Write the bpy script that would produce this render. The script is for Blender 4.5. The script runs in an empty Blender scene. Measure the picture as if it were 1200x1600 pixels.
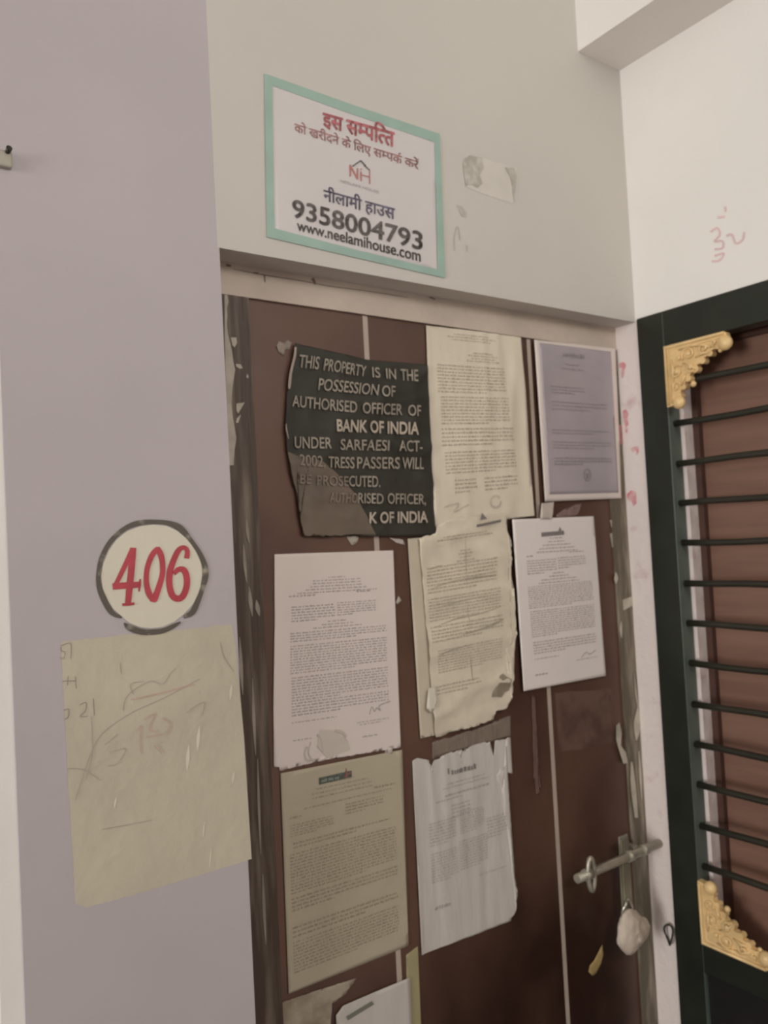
import bpy, bmesh, math, random
from mathutils import Vector, Matrix, noise
import numpy as np

SC = bpy.context.scene
COL = SC.collection
rnd = random.Random(7)

# ------------------------------------------------------------------ camera
F = 1247.05
CAM = np.array([-1.2326, -0.9035, 1.7252])
YAW, PITCH, ROLL = 0.6200, 0.0308, -0.0526


def cam_axes():
    f = np.array([math.sin(YAW) * math.cos(PITCH), math.cos(YAW) * math.cos(PITCH), math.sin(PITCH)])
    r = np.array([math.cos(YAW), -math.sin(YAW), 0.0])
    u = np.cross(r, f)
    c, s = math.cos(ROLL), math.sin(ROLL)
    return c * r + s * u, -s * r + c * u, f


RIGHT, UP, FWD = cam_axes()
cd = bpy.data.cameras.new('camera')
cam = bpy.data.objects.new('camera', cd)
COL.objects.link(cam)
cam.matrix_world = Matrix(((RIGHT[0], UP[0], -FWD[0], CAM[0]), (RIGHT[1], UP[1], -FWD[1], CAM[1]),
                           (RIGHT[2], UP[2], -FWD[2], CAM[2]), (0, 0, 0, 1)))
cd.sensor_fit = 'VERTICAL'
cd.sensor_height = 36
cd.lens = F / 1600 * 36
cd.clip_start = 0.02
cd.dof.use_dof = True            # the photograph is slightly out of focus
cd.dof.focus_distance = 0.60
cd.dof.aperture_fstop = 10.5
SC.camera = cam

# ------------------------------------------------------------------ light and exposure
SC.view_settings.view_transform = 'Standard'
SC.view_settings.look = 'None'
SC.view_settings.gamma = 1
SC.view_settings.exposure = -0.62
SC.view_settings.use_curve_mapping = False

world = bpy.data.worlds.new('world')
SC.world = world
world.use_nodes = True
bg = world.node_tree.nodes['Background']
bg.inputs[0].default_value = (1.0, 0.97, 0.90, 1)
bg.inputs[1].default_value = 0.10


def area(name, loc, target, sx, sy, power, color):
    l = bpy.data.lights.new(name, 'AREA')
    l.shape = 'RECTANGLE'
    l.size, l.size_y = sx, sy
    l.energy = power
    l.color = color
    o = bpy.data.objects.new(name, l)
    COL.objects.link(o)
    o.location = loc
    d = Vector(target) - Vector(loc)
    o.rotation_euler = d.to_track_quat('-Z', 'Y').to_euler()
    return o


# daylight from the open far end of the corridor, and from the high opening across from the doors
area('corridor_end_daylight', (-6.2, -1.25, 1.7), (0.0, -0.4, 1.8), 1.4, 1.7, 215, (1.0, 1.0, 0.965))
area('opening_daylight', (-0.65, -2.3, 2.65), (-0.5, 0.0, 2.8), 1.1, 0.5, 21, (1.0, 1.0, 0.95))


def ray(px, py):
    return FWD + RIGHT * ((px - 600) / F) - UP * ((py - 800) / F)


def at(px, py, ax, val):
    """the point of the plane axis=val seen at this spot of the photograph"""
    d = ray(px, py)
    t = (val - CAM[ax]) / d[ax]
    return Vector(CAM + d * t)


DY = 0.050      # front face of the door leaf
FY = 0.045      # front face of the door frame

# ------------------------------------------------------------------ materials
MATS = {}


def lin(c):
    return tuple(((v / 255) / 12.92 if v / 255 <= 0.04045 else ((v / 255 + 0.055) / 1.055) ** 2.4) for v in c)


def mat(name, col, rough=0.6, var=0.06, scale=8.0, stretch=(1, 1, 1), bump=0.0, bscale=60.0, metal=0.0, spec=0.5,
        col2=None, lo=0.45, hi=0.6, detail=5.0, coat=0.0, alpha=1.0, offset=(0, 0, 0)):
    """principled surface with noise variation; col2 = second colour in noise-shaped patches"""
    if name in MATS:
        return MATS[name]
    m = bpy.data.materials.new(name)
    m.use_nodes = True
    nt = m.node_tree
    N, L = nt.nodes, nt.links
    b = N['Principled BSDF']
    b.inputs['Roughness'].default_value = rough
    b.inputs['Metallic'].default_value = metal
    b.inputs['Specular IOR Level'].default_value = spec
    b.inputs['Coat Weight'].default_value = coat
    b.inputs['Alpha'].default_value = alpha
    tc = N.new('ShaderNodeTexCoord')
    mp = N.new('ShaderNodeMapping')
    mp.inputs['Scale'].default_value = stretch
    mp.inputs['Location'].default_value = offset
    L.new(tc.outputs['Object'], mp.inputs['Vector'])
    nz = N.new('ShaderNodeTexNoise')
    nz.inputs['Scale'].default_value = scale
    nz.inputs['Detail'].default_value = detail
    L.new(mp.outputs[0], nz.inputs['Vector'])
    ramp = N.new('ShaderNodeValToRGB')
    e = ramp.color_ramp.elements
    if col2 is None:
        e[0].color = tuple(c * (1 - var) for c in col) + (1,)
        e[1].color = tuple(min(1, c * (1 + var)) for c in col) + (1,)
        e[0].position, e[1].position = 0.3, 0.7
    else:
        e[0].color = tuple(col) + (1,)
        e[1].color = tuple(col2) + (1,)
        e[0].position, e[1].position = lo, hi
    L.new(nz.outputs['Fac'], ramp.inputs['Fac'])
    L.new(ramp.outputs['Color'], b.inputs['Base Color'])
    if bump:
        n2 = N.new('ShaderNodeTexNoise')
        n2.inputs['Scale'].default_value = bscale
        n2.inputs['Detail'].default_value = 4
        L.new(mp.outputs[0], n2.inputs['Vector'])
        bp = N.new('ShaderNodeBump')
        bp.inputs['Strength'].default_value = bump
        bp.inputs['Distance'].default_value = 0.004
        L.new(n2.outputs['Fac'], bp.inputs['Height'])
        L.new(bp.outputs[0], b.inputs['Normal'])
    MATS[name] = m
    return m


CREAM = mat('cream wall paint', (0.615, 0.577, 0.525), 0.75, 0.03, 3.0, bump=0.12, bscale=40)
LAV = mat('lavender wall paint', (0.52, 0.462, 0.478), 0.72, 0.035, 4.0, bump=0.15, bscale=30)
WHITE = mat('white wall paint', (0.87, 0.825, 0.78), 0.7, 0.025, 5.0, bump=0.12, bscale=50)
REVEAL = mat('pinkish white reveal paint', (0.80, 0.70, 0.66), 0.7, scale=26.0, bump=0.5, bscale=70,
             col2=(0.62, 0.42, 0.40), lo=0.60, hi=0.82)
SOFFIT = mat('dusty beige frame paint', (0.60, 0.50, 0.42), 0.7, 0.09, 12.0, bump=0.4, bscale=60)
FLOOR = mat('grey floor tile', (0.16, 0.13, 0.12), 0.5, 0.15, 6.0)
CEIL = mat('white ceiling paint', (0.8, 0.77, 0.72), 0.8, 0.03, 3.0)
JAMB = mat('grimy brown frame', (0.075, 0.048, 0.034), 0.55, scale=5.0, stretch=(14, 14, 1.3), bump=0.5, bscale=10,
           col2=(0.21, 0.165, 0.125), lo=0.46, hi=0.74, detail=8)
JAMBR = mat('smeared olive frame', (0.13, 0.105, 0.07), 0.55, scale=6.0, stretch=(10, 10, 1.6), bump=0.5, bscale=10,
            col2=(0.36, 0.31, 0.235), lo=0.46, hi=0.74, detail=7)
PLASTER = mat('flaked cream plaster', (0.46, 0.405, 0.34), 0.8, 0.16, 40.0, bump=0.6, bscale=90)
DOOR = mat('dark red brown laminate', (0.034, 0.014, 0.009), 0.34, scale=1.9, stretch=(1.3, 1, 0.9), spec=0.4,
           col2=(0.15, 0.078, 0.054), lo=0.40, hi=0.62, bump=0.05, bscale=14, coat=0.0, offset=(19.29, 18.09, 11.38))  # patches placed so the colour carries the light's falloff down the leaf
INLAY = mat('cream inlay strip', (0.50, 0.41, 0.34), 0.5, 0.08, 20)
DOOR2 = mat('reddish brown wood', (0.200, 0.102, 0.072), 0.42, scale=5.0, stretch=(1, 1.0, 12.0), spec=0.5,
            col2=(0.26, 0.14, 0.10), lo=0.3, hi=0.75, bump=0.05)
DOOR2F = mat('dark brown wood frame', (0.075, 0.032, 0.022), 0.45, 0.15, 8, stretch=(1, 1, 6))
GREEN = mat('dark green enamel', (0.015, 0.018, 0.012), 0.42, 0.25, 14, spec=0.45, bump=0.08, bscale=50)
GREENL = mat('dark green enamel bars', (0.024, 0.022, 0.014), 0.45, 0.25, 14)
GREENI = mat('grey green enamel lit side', (0.10, 0.125, 0.105), 0.5, 0.2, 18)  # paler green paints in the stronger light on the stile's side faces
SHEET = mat('black painted sheet metal', (0.007, 0.006, 0.005), 0.5, scale=9.0, col2=(0.022, 0.018, 0.014), lo=0.5, hi=0.9)
GOLD = mat('gold painted casting', (0.80, 0.56, 0.27), 0.42, 0.14, 30, metal=0.05, bump=0.15, bscale=90)
STEEL = mat('dull zinc metal', (0.46, 0.42, 0.34), 0.38, 0.2, 40, metal=0.55)
TEAL = mat('teal border tape', (0.335, 0.475, 0.41), 0.45, 0.08, 20)
SIGNW = mat('white sign face', (0.67, 0.625, 0.615), 0.35, 0.02, 10)
RED = mat('faded red ink', (0.57, 0.18, 0.19), 0.6, 0.12, 60)
REDS = mat('thin red ink', (0.60, 0.30, 0.295), 0.6, 0.12, 60)
NAVY = mat('navy ink', (0.215, 0.195, 0.265), 0.6, 0.1, 60)
BLACK = mat('black ink', (0.17, 0.145, 0.135), 0.6, 0.15, 60)
FAINT = mat('faint grey ink', (0.50, 0.46, 0.46), 0.6, 0.1, 60)
DKLINE = mat('dark line ink', (0.13, 0.12, 0.12), 0.6, 0.1, 60)
PAINTRED = mat('red brush paint', (0.50, 0.055, 0.075), 0.5, 0.15, 40)
RINGC = mat('dark brush paint', (0.115, 0.095, 0.075), 0.55, scale=60.0, stretch=(1, 1, 1), col2=(0.40, 0.35, 0.28), lo=0.56, hi=0.72)
DISC = mat('pale cream disc paint', (0.74, 0.685, 0.56), 0.6, 0.03, 12, bump=0.1)
PATCH = mat('bare cream wall patch', (0.575, 0.515, 0.40), 0.75, 0.06, 9, bump=0.35, bscale=50)
PENCIL = mat('brown pencil', (0.40, 0.30, 0.26), 0.7, 0.2, 50)
PENCILF = mat('faint pencil', (0.475, 0.395, 0.325), 0.7, 0.1, 50)
PINKF = mat('faint pink marker', (0.58, 0.425, 0.345), 0.7, 0.08, 50)
PINKG = mat('pink marker', (0.78, 0.56, 0.55), 0.7, 0.1, 30)


# ------------------------------------------------------------------ object helpers
def link(name, me, parent=None, mats=(), smooth=False):
    o = bpy.data.objects.new(name, me)
    COL.objects.link(o)
    for m in mats:
        me.materials.append(m)
    if smooth:
        for p in me.polygons:
            p.use_smooth = True
    if parent:
        o.parent = parent
        o.matrix_parent_inverse = parent.matrix_world.inverted()
    return o


def obj(name, bm, m, parent=None, smooth=False):
    me = bpy.data.meshes.new(name)
    bm.to_mesh(me)
    bm.free()
    return link(name, me, parent, m if isinstance(m, (list, tuple)) else [m], smooth)


def pydata(name, vs, fs, m, parent=None, smooth=False):
    me = bpy.data.meshes.new(name)
    me.from_pydata([tuple(v) for v in vs], [], fs)
    me.update()
    return link(name, me, parent, m if isinstance(m, (list, tuple)) else [m], smooth)


def tag(o, label, cat, group=None):
    o['label'] = label
    o['category'] = cat
    if group:
        o['group'] = group
    return o


def struct(o):
    o['kind'] = 'structure'
    return o


def empty(name, loc=(0, 0, 0)):
    o = bpy.data.objects.new(name, None)
    o.empty_display_size = 0.05
    COL.objects.link(o)
    o.location = loc
    bpy.context.view_layer.update()
    return o


def box(bm, x0, x1, y0, y1, z0, z1, mi=0, bev=0.0):
    b2 = bmesh.new() if bev else bm
    vs = [b2.verts.new((x, y, z)) for x in (x0, x1) for y in (y0, y1) for z in (z0, z1)]
    for q in ((0, 1, 3, 2), (4, 6, 7, 5), (0, 4, 5, 1), (2, 3, 7, 6), (0, 2, 6, 4), (1, 5, 7, 3)):
        f = b2.faces.new([vs[i] for i in q])
        f.material_index = mi
    if bev:
        bmesh.ops.recalc_face_normals(b2, faces=b2.faces)
        bmesh.ops.bevel(b2, geom=b2.edges[:], offset=bev, segments=2, affect='EDGES', profile=0.5)
        merge(bm, b2)
    return bm


def merge(bm, b2, mx=None):
    me = bpy.data.meshes.new('tmp')
    b2.to_mesh(me)
    b2.free()
    if mx:
        me.transform(mx)
    bm.from_mesh(me)
    bpy.data.meshes.remove(me)


def tube(bm, pts, r, seg=10, caps=True, closed=False):
    pts = [Vector(p) for p in pts]
    n = len(pts)
    rs = r if isinstance(r, (list, tuple)) else [r] * n
    rings = []
    for i, p in enumerate(pts):
        a = pts[(i - 1) % n] if (i or closed) else p
        b = pts[(i + 1) % n] if (i < n - 1 or closed) else p
        t = (b - a).normalized()
        up = Vector((0, 0, 1)) if abs(t.z) < 0.9 else Vector((1, 0, 0))
        if i and rings:
            up = prev
        s = t.cross(up)
        if s.length < 1e-6:
            s = t.cross(Vector((0.3, 1, 0.2)))
        s.normalize()
        u = s.cross(t).normalized()
        prev = u
        rings.append([bm.verts.new(p + (s * math.cos(k * 2 * math.pi / seg) + u * math.sin(k * 2 * math.pi / seg)) * rs[i])
                      for k in range(seg)])
    m = n if closed else n - 1
    for i in range(m):
        A, B = rings[i], rings[(i + 1) % n]
        for k in range(seg):
            f = bm.faces.new((A[k], A[(k + 1) % seg], B[(k + 1) % seg], B[k]))
            f.smooth = True
    if caps and not closed:
        bm.faces.new(rings[0][::-1])
        bm.faces.new(rings[-1])


def ball(bm, c, r, sc=(1, 1, 1)):
    ret = bmesh.ops.create_uvsphere(bm, u_segments=14, v_segments=10, radius=r)
    for v in ret['verts']:
        v.co = Vector((v.co.x * sc[0], v.co.y * sc[1], v.co.z * sc[2])) + Vector(c)
        for f in v.link_faces:
            f.smooth = True


def prism(bm, pts, nrm, depth):
    """closed outline (3-D points on one plane) given thickness along nrm"""
    pts = [Vector(p) for p in pts]
    nrm = Vector(nrm)
    A = [bm.verts.new(p) for p in pts]
    B = [bm.verts.new(p + nrm * depth) for p in pts]
    bm.faces.new(A)
    bm.faces.new(B[::-1])
    n = len(pts)
    for i in range(n):
        bm.faces.new((A[i], B[i], B[(i + 1) % n], A[(i + 1) % n]))


def densify(outline, jag, seed, step=4.0):
    """outline: (px,py) or (px,py,'t') where the edge that starts there is torn"""
    r = random.Random(seed)
    out = []
    n = len(outline)
    for i in range(n):
        a, b = outline[i], outline[(i + 1) % n]
        out.append((a[0], a[1]))
        if len(a) > 2:
            L = math.hypot(b[0] - a[0], b[1] - a[1])
            k = int(L / step)
            nx, ny = -(b[1] - a[1]) / (L or 1), (b[0] - a[0]) / (L or 1)
            for j in range(1, k):
                t = j / k
                d = r.uniform(-jag, jag)
                out.append((a[0] + (b[0] - a[0]) * t + nx * d, a[1] + (b[1] - a[1]) * t + ny * d))
    return out


# ------------------------------------------------------------------ flat marks (ink, brush strokes, lettering)
class Marks:
    """2-D shapes collected in photo pixels, then laid on a real plane"""

    def __init__(self):
        self.v, self.f, self.l = [], [], []
        self.n = 0

    def mark(self):
        self.l += [self.n] * (len(self.v) - len(self.l))
        self.n += 1

    def poly(self, pts):
        n = len(self.v)
        self.v += [tuple(p) for p in pts]
        self.f.append(tuple(range(n, n + len(pts))))
        self.mark()

    def stroke(self, pts, w=None, closed=False, sub=5):
        P = [(p[0], p[1], p[2] if len(p) > 2 else w) for p in pts]
        n = len(P)
        out = []
        rng = n if closed else n - 1
        for i in range(rng):
            a, b, c, d = (P[(i - 1) % n] if (closed or i) else P[i]), P[i], P[(i + 1) % n], (
                P[(i + 2) % n] if (closed or i < n - 2) else P[(i + 1) % n])
            for k in range(sub):
                t = k / sub
                out.append(tuple(0.5 * (2 * b[j] + (c[j] - a[j]) * t + (2 * a[j] - 5 * b[j] + 4 * c[j] - d[j]) * t * t +
                                        (3 * b[j] - a[j] - 3 * c[j] + d[j]) * t ** 3) for j in range(3)))
        if not closed:
            out.append(P[-1])
        m = len(out)
        base = len(self.v)
        for i, (x, y, ww) in enumerate(out):
            a = out[i - 1] if (i or closed) else out[i]
            b = out[(i + 1) % m] if (i < m - 1 or closed) else out[i]
            dx, dy = b[0] - a[0], b[1] - a[1]
            l = math.hypot(dx, dy) or 1
            nx, ny = -dy / l, dx / l
            self.v += [(x + nx * ww / 2, y + ny * ww / 2), (x - nx * ww / 2, y - ny * ww / 2)]
        for i in range(m if closed else m - 1):
            j = (i + 1) % m
            self.f.append((base + 2 * i, base + 2 * i + 1, base + 2 * j + 1, base + 2 * j))
        self.mark()

    def line(self, a, b, w):
        self.stroke([(a[0], a[1], w), (b[0], b[1], w)], sub=1)

    def text(self, T, p0, p1, h0, h1=None, skew=0.0, ref=None):
        """T = (verts, faces, width, refheight) mapped so that the baseline runs p0 -> p1"""
        vs, fs, W, H = T
        h1 = h0 if h1 is None else h1
        ref = ref or H
        n = len(self.v)
        for x, y in vs:
            t = x / W
            h = h0 + (h1 - h0) * t
            self.v.append((p0[0] + (p1[0] - p0[0]) * t + skew * y / ref * h, p0[1] + (p1[1] - p0[1]) * t - y / ref * h))
        self.f += [tuple(i + n for i in f) for f in fs]
        self.mark()

    def lay(self, name, m, ax, val, eps, parent=None, disp=None, zoom=None):
        out = []
        lim = max(1, self.n)
        for (x, y), lay in zip(self.v, self.l):
            if zoom:
                x, y = zoom[0] + x / zoom[2], zoom[1] + y / zoom[2]
            p = at(x, y, ax, val)
            if disp:
                p.y -= disp(p.x, p.z)
            p[ax] -= eps + (0.0003 * lay / lim if self.n < 12 else 0.0)
            out.append(p)
        return pydata(name, out, self.f, m, parent)


TC = {}


def glyphs(s):
    if s in TC:
        return TC[s]
    c = bpy.data.curves.new('t', 'FONT')
    c.body = s
    c.size = 1
    c.resolution_u = 4
    o = bpy.data.objects.new('t', c)
    COL.objects.link(o)
    dg = bpy.context.evaluated_depsgraph_get()
    dg.update()
    me = bpy.data.meshes.new_from_object(o.evaluated_get(dg))
    vs = [(v.co.x, v.co.y) for v in me.vertices]
    fs = [tuple(p.vertices) for p in me.polygons]
    bpy.data.meshes.remove(me)
    bpy.data.objects.remove(o)
    bpy.data.curves.remove(c)
    TC[s] = (vs, fs)
    return TC[s]


def bolden(vs, fs, b):
    if not b:
        return list(vs), list(fs)
    V, Fc = [], []
    for dx, dy in ((0, 0), (b, 0), (-b, 0), (0, b), (0, -b), (b * .7, b * .7), (-b * .7, b * .7), (b * .7, -b * .7), (-b * .7, -b * .7)):
        n = len(V)
        V += [(x + dx, y + dy) for x, y in vs]
        Fc += [tuple(i + n for i in f) for f in fs]
    return V, Fc


def latin(s, b=0.0, ref=None):
    vs, fs = glyphs(s)
    x0 = min(v[0] for v in vs)
    x1 = max(v[0] for v in vs)
    H = ref or max(v[1] for v in glyphs('H')[0])
    V, Fc = bolden([(x - x0, y) for x, y in vs], fs, b)
    return V, Fc, x1 - x0, H


def cut_right(vs, fs, x):
    bm = bmesh.new()
    bv = [bm.verts.new((a, b, 0)) for a, b in vs]
    for f in fs:
        try:
            bm.faces.new([bv[i] for i in f])
        except ValueError:
            pass
    bmesh.ops.bisect_plane(bm, geom=bm.verts[:] + bm.edges[:] + bm.faces[:], plane_co=(x, 0, 0), plane_no=(1, 0, 0), clear_outer=True)
    bm.verts.index_update()
    V = [(v.co.x, v.co.y) for v in bm.verts]
    Fc = [tuple(v.index for v in f.verts) for f in bm.faces]
    bm.free()
    return V, Fc


def deva(tokens, b=0.0):
    """tokens: strings in visual order; '~x' half form (stem cut off), ' ' gap, '^' reph hook over the last letter, '.' dot"""
    V, Fc = [], []
    x = 0.0
    bar = max(v[1] for v in glyphs('स')[0])
    for t in tokens:
        if t == ' ':
            x += 0.26
            continue
        if t in '^.':
            mk = Marks()
            if t == '^':
                k = x - 0.20
                mk.stroke([(k, bar, .05), (k - .07, bar + .10, .05), (k + .01, bar + .21, .05), (k + .11, bar + .17, .05)])
            else:
                k = x - 0.03
                mk.stroke([(k - .03, bar + .16, .07), (k + .04, bar + .16, .07)])
            vs, fs = mk.v, mk.f
        else:
            half = t[0] == '~'
            vs, fs = glyphs(t.lstrip('~'))
            big = 'स' if False else t.lstrip('~')
            x0 = 0.0
            x1 = max(v[0] for v in vs)
            if half:
                vs, fs = cut_right(vs, fs, x1 - 0.186)
                x1 -= 0.186
            if t == 'ि':
                x1 = adv_i
            vs = [(a + x, c) for a, c in vs]
            x += x1 - 0.012
        n = len(V)
        V += vs
        Fc += [tuple(i + n for i in f) for f in fs]
    W = x
    V, Fc = bolden(V, Fc, b)
    return V, Fc, W, bar


adv_i = 0.26


def crop_to(W, T):
    return T


# ------------------------------------------------------------------ sheets of paper
def sheet(name, outline, m, plane, disp, eps=0.0, parent=None, cell=0.007, jag=2.0, seed=1, thick=0.0004, axis=1):
    pts = [at(x, y, axis, plane) for x, y in densify(outline, jag, seed)]
    bm = bmesh.new()
    f = bm.faces.new([bm.verts.new((p.x, 0, p.z)) for p in pts])
    bmesh.ops.triangulate(bm, faces=[f])
    xs = [p.x for p in pts]
    zs = [p.z for p in pts]
    x = min(xs) + cell
    while x < max(xs):
        bmesh.ops.bisect_plane(bm, geom=bm.verts[:] + bm.edges[:] + bm.faces[:], plane_co=(x, 0, 0), plane_no=(1, 0, 0))
        x += cell
    z = min(zs) + cell
    while z < max(zs):
        bmesh.ops.bisect_plane(bm, geom=bm.verts[:] + bm.edges[:] + bm.faces[:], plane_co=(0, 0, z), plane_no=(0, 0, 1))
        z += cell
    for v in bm.verts:
        v.co.y = plane - eps - disp(v.co.x, v.co.z)
    bmesh.ops.recalc_face_normals(bm, faces=bm.faces)
    if sum(f.normal.y for f in bm.faces) > 0:
        bmesh.ops.reverse_faces(bm, faces=bm.faces)
    o = obj(name, bm, m, parent, smooth=True)
    md = o.modifiers.new('thickness', 'SOLIDIFY')
    md.thickness = thick
    md.offset = -1
    return o


def N3(x, y, z=0.0):
    return noise.noise(Vector((x, y, z)))


def gentle(amp, seed):
    return lambda x, z: amp * (0.6 + 0.6 * N3(x * 9 + seed, z * 7, seed * 3.1)) if amp else 0.0


def ridged(amp, fx, fz, seed):
    def d(x, z):
        a = N3(x * fx + seed, z * fz, seed * 1.7)
        b = N3(x * fx * 2.3, z * fz * 2.1 + seed, 4.2)
        return amp * (math.exp(-(a * 5.0) ** 2) + 0.4 * math.exp(-(b * 4.5) ** 2)) + amp * 0.3
    return d


def quadmap(q):
    (ax, ay), (bx, by), (cx, cy), (dx, dy) = q   # tl tr br bl

    def f(u, v):
        return ((ax * (1 - u) + bx * u) * (1 - v) + (dx * (1 - u) + cx * u) * v,
                (ay * (1 - u) + by * u) * (1 - v) + (dy * (1 - u) + cy * u) * v)
    return f


def words(mk, f, u0, u1, v, h, r, dens=0.78, wl=(0.012, 0.05)):
    """one line of print too small to read: word-sized dashes"""
    u = u0
    while u < u1 - 0.006:
        w = min(r.uniform(*wl), u1 - u)
        # a word = letter ticks on a thin body
        k = max(1, int(w / 0.011))
        for i in range(k):
            a = u + w * i / k
            b = a + w / k * dens
            hh = h * r.choice((0.72, 0.72, 1.0, 0.85))
            mk.poly([f(a, v), f(b, v), f(b, v - hh), f(a, v - hh)])
        u += w + 0.009


def para(mk, f, u0, u1, v0, v1, n, r, h=None, last=0.7):
    p = (v1 - v0) / n
    for i in range(n):
        words(mk, f, u0, u1 if i < n - 1 else u0 + (u1 - u0) * last, v0 + p * (i + 0.8), h or p * 0.5, r)


def centred(mk, f, cu, ws, v0, dv, h, r):
    for i, w in enumerate(ws):
        words(mk, f, cu - w / 2, cu + w / 2, v0 + dv * i, h, r)


def printed(mk, parent, m, plane, eps, disp, name='printed_text'):
    return mk.lay(name, m, 1, plane, eps, parent, disp)


# ================================================================== THE SETTING
XL, XO = -1.07, -0.8165        # left edge of the pier, left edge of the door opening
ZL = 2.093                     # head of the opening
ZC = 2.95
bm = bmesh.new()
box(bm, XL, XO, 0, 0.20, 0, ZL, 0)
box(bm, -2.2, -0.819, 0, 0.20, ZL, ZC, 0)
box(bm, -0.819, 0.0, 0, 0.20, ZL, ZC, 1)
box(bm, -2.2, -1.95, 0, 0.20, 0, ZL, 0)
wall_front = struct(obj('wall_front', bm, [LAV, CREAM]))

bm = bmesh.new()
box(bm, 0, 0.16, -0.003, 0.20, 0, 2.098, 1)
box(bm, 0, 0.16, -3.2, 0.20, 2.098, ZC, 0)
box(bm, 0, 0.16, -3.2, -0.905, 0, 2.098, 0)
box(bm, 0.031, 0.056, -0.066, -0.003, 0, 2.098, 1)      # plaster jamb behind the gate
box(bm, 0.031, 0.056, -0.905, -0.842, 0, 2.098, 1)
box(bm, 0.031, 0.056, -0.842, -0.066, 2.045, 2.098, 1)
wall_right = struct(obj('wall_right', bm, [WHITE, REVEAL]))

bm = bmesh.new()
box(bm, -0.1146, 0.0, -3.2, 0.0, 2.5628, ZC)
struct(obj('trim_1', bm, [WHITE]))
bm = bmesh.new()
box(bm, -6.8, 0.2, -3.2, 0.25, ZC, ZC + 0.1)
struct(obj('ceiling', bm, [CEIL]))
bm = bmesh.new()
box(bm, -6.8, 0.2, -3.2, 0.25, -0.1, 0)
struct(obj('floor', bm, [FLOOR]))
bm = bmesh.new()
box(bm, -6.8, 0.2, -3.3, -3.2, 0, ZC)
struct(obj('wall_back', bm, [LAV]))

# left neighbour's doorway (only its reveal and frame edge show)
d3 = struct(empty('door_3', (-1.5, 0.06, 0)))
bm = bmesh.new()
box(bm, -1.092, XL, 0.003, 0.06, 0, ZL)
obj('reveal_strip', bm, [WHITE], d3)
bm = bmesh.new()
box(bm, -1.15, -1.092, 0.035, 0.11, 0, ZL)
box(bm, -1.95, -1.89, 0.035, 0.11, 0, ZL)
box(bm, -1.89, -1.15, 0.035, 0.11, ZL - 0.05, ZL)
obj('frame', bm, [mat('grey green frame paint', (0.40, 0.38, 0.30), 0.6, 0.1, 20)], d3)
bm = bmesh.new()
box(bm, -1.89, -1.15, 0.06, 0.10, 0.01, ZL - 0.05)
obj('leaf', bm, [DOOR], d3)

# the papered door
d1 = struct(empty('door_1', (-0.4, DY, 0)))
bm = bmesh.new()
box(bm, XO, 0, FY, 0.14, 2.051, ZL)
top = obj('frame_head', bm, [SOFFIT], d1)
bm = bmesh.new()
box(bm, XO, -0.757, FY, 0.14, 0, 2.051)
jl = obj('frame_jamb', bm, [JAMB], d1)
bm = bmesh.new()
box(bm, -0.040, 0, FY, 0.14, 0, 2.051)
jr = obj('frame_jamb', bm, [JAMBR], d1)
bm = bmesh.new()
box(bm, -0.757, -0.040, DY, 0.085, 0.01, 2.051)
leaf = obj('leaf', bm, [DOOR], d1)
for (a, b) in (((568.5, 497), (590, 850)), ((823, 528), (890, 1600))):
    p, q = at(*a, 1, DY), at(*b, 1, DY)
    x = (p.x + q.x) / 2
    bm = bmesh.new()
    box(bm, x - 0.0042, x + 0.0042, DY - 0.0006, DY + 0.002, 0.02, 2.050)
    obj('inlay_strip', bm, [INLAY], leaf)

# door behind the gate
d2 = struct(empty('door_2', (0.08, -0.45, 0)))
bm = bmesh.new()
box(bm, 0.056, 0.13, -0.078, -0.066, 0, 2.045)
box(bm, 0.056, 0.13, -0.842, -0.830, 0, 2.045)
box(bm, 0.056, 0.13, -0.830, -0.078, 2.030, 2.045)
obj('frame', bm, [DOOR2F], d2)
bm = bmesh.new()
box(bm, 0.068, 0.105, -0.830, -0.078, 0.01, 2.030)
obj('leaf', bm, [DOOR2], d2)

# ================================================================== GRILLE GATE
gate = tag(empty('grille_gate', (0.0, -0.45, 0.03)),
           'dark green metal grille gate with horizontal bars before the brown door on the right', 'gate')
GX0, GX1 = -0.003, 0.030
G0, G1 = -0.004, -0.904
SW = 0.055


def gbox(name, y0, y1, z0, z1, m=GREEN, x0=GX0, x1=GX1):
    b = bmesh.new()
    box(b, x0, x1, y0, y1, z0, z1, 0, 0.0015)
    return obj(name, b, m, gate)


def stile(y0, y1):
    b = bmesh.new()
    box(b, GX0, GX1, y0, y1, 0.03, 2.096, 0, 0.0015)
    for f in b.faces:
        if abs(f.normal.y) > 0.8:
            f.material_index = 1
    return obj('stile', b, [GREEN, GREENI], gate)


stile(G0 - SW, G0)
stile(G1, G1 + SW)
gbox('top_rail', G1 + SW, G0 - SW, 2.034, 2.096)
gbox('lock_rail', G1 + SW, G0 - SW, 0.945, 0.992)
gbox('bottom_rail', G1 + SW, G0 - SW, 0.03, 0.09)
gbox('kick_panel', G1 + SW, G0 - SW, 0.09, 0.945, SHEET, 0.006, 0.009)
for i in range(13):
    z = 1.8976 + 0.0705 - 0.0705 * i
    b = bmesh.new()
    n = 14
    tube(b, [(0.014, G0 - SW + 0.002 + (G1 + SW * 2 - G0 - 0.004) * k / n, z + 0.0009 * math.sin(k * 1.7 + i * 2.1)) for k in range(n + 1)], 0.0058, 10)
    obj('bar', b, GREENL, gate)
# ring hanging on the stile
b = bmesh.new()
c = at(1048, 1460, 0, -0.006)
tube(b, [c + Vector((-0.004 * math.sin(t * 2) - 0.003, 0.0075 * math.cos(t) + 0.002, 0.0175 * math.sin(t))) for t in [k * 2 * math.pi / 20 for k in range(20)]],
     0.0018, 8, closed=True)
obj('wire_ring', b, SHEET, gate)


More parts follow.
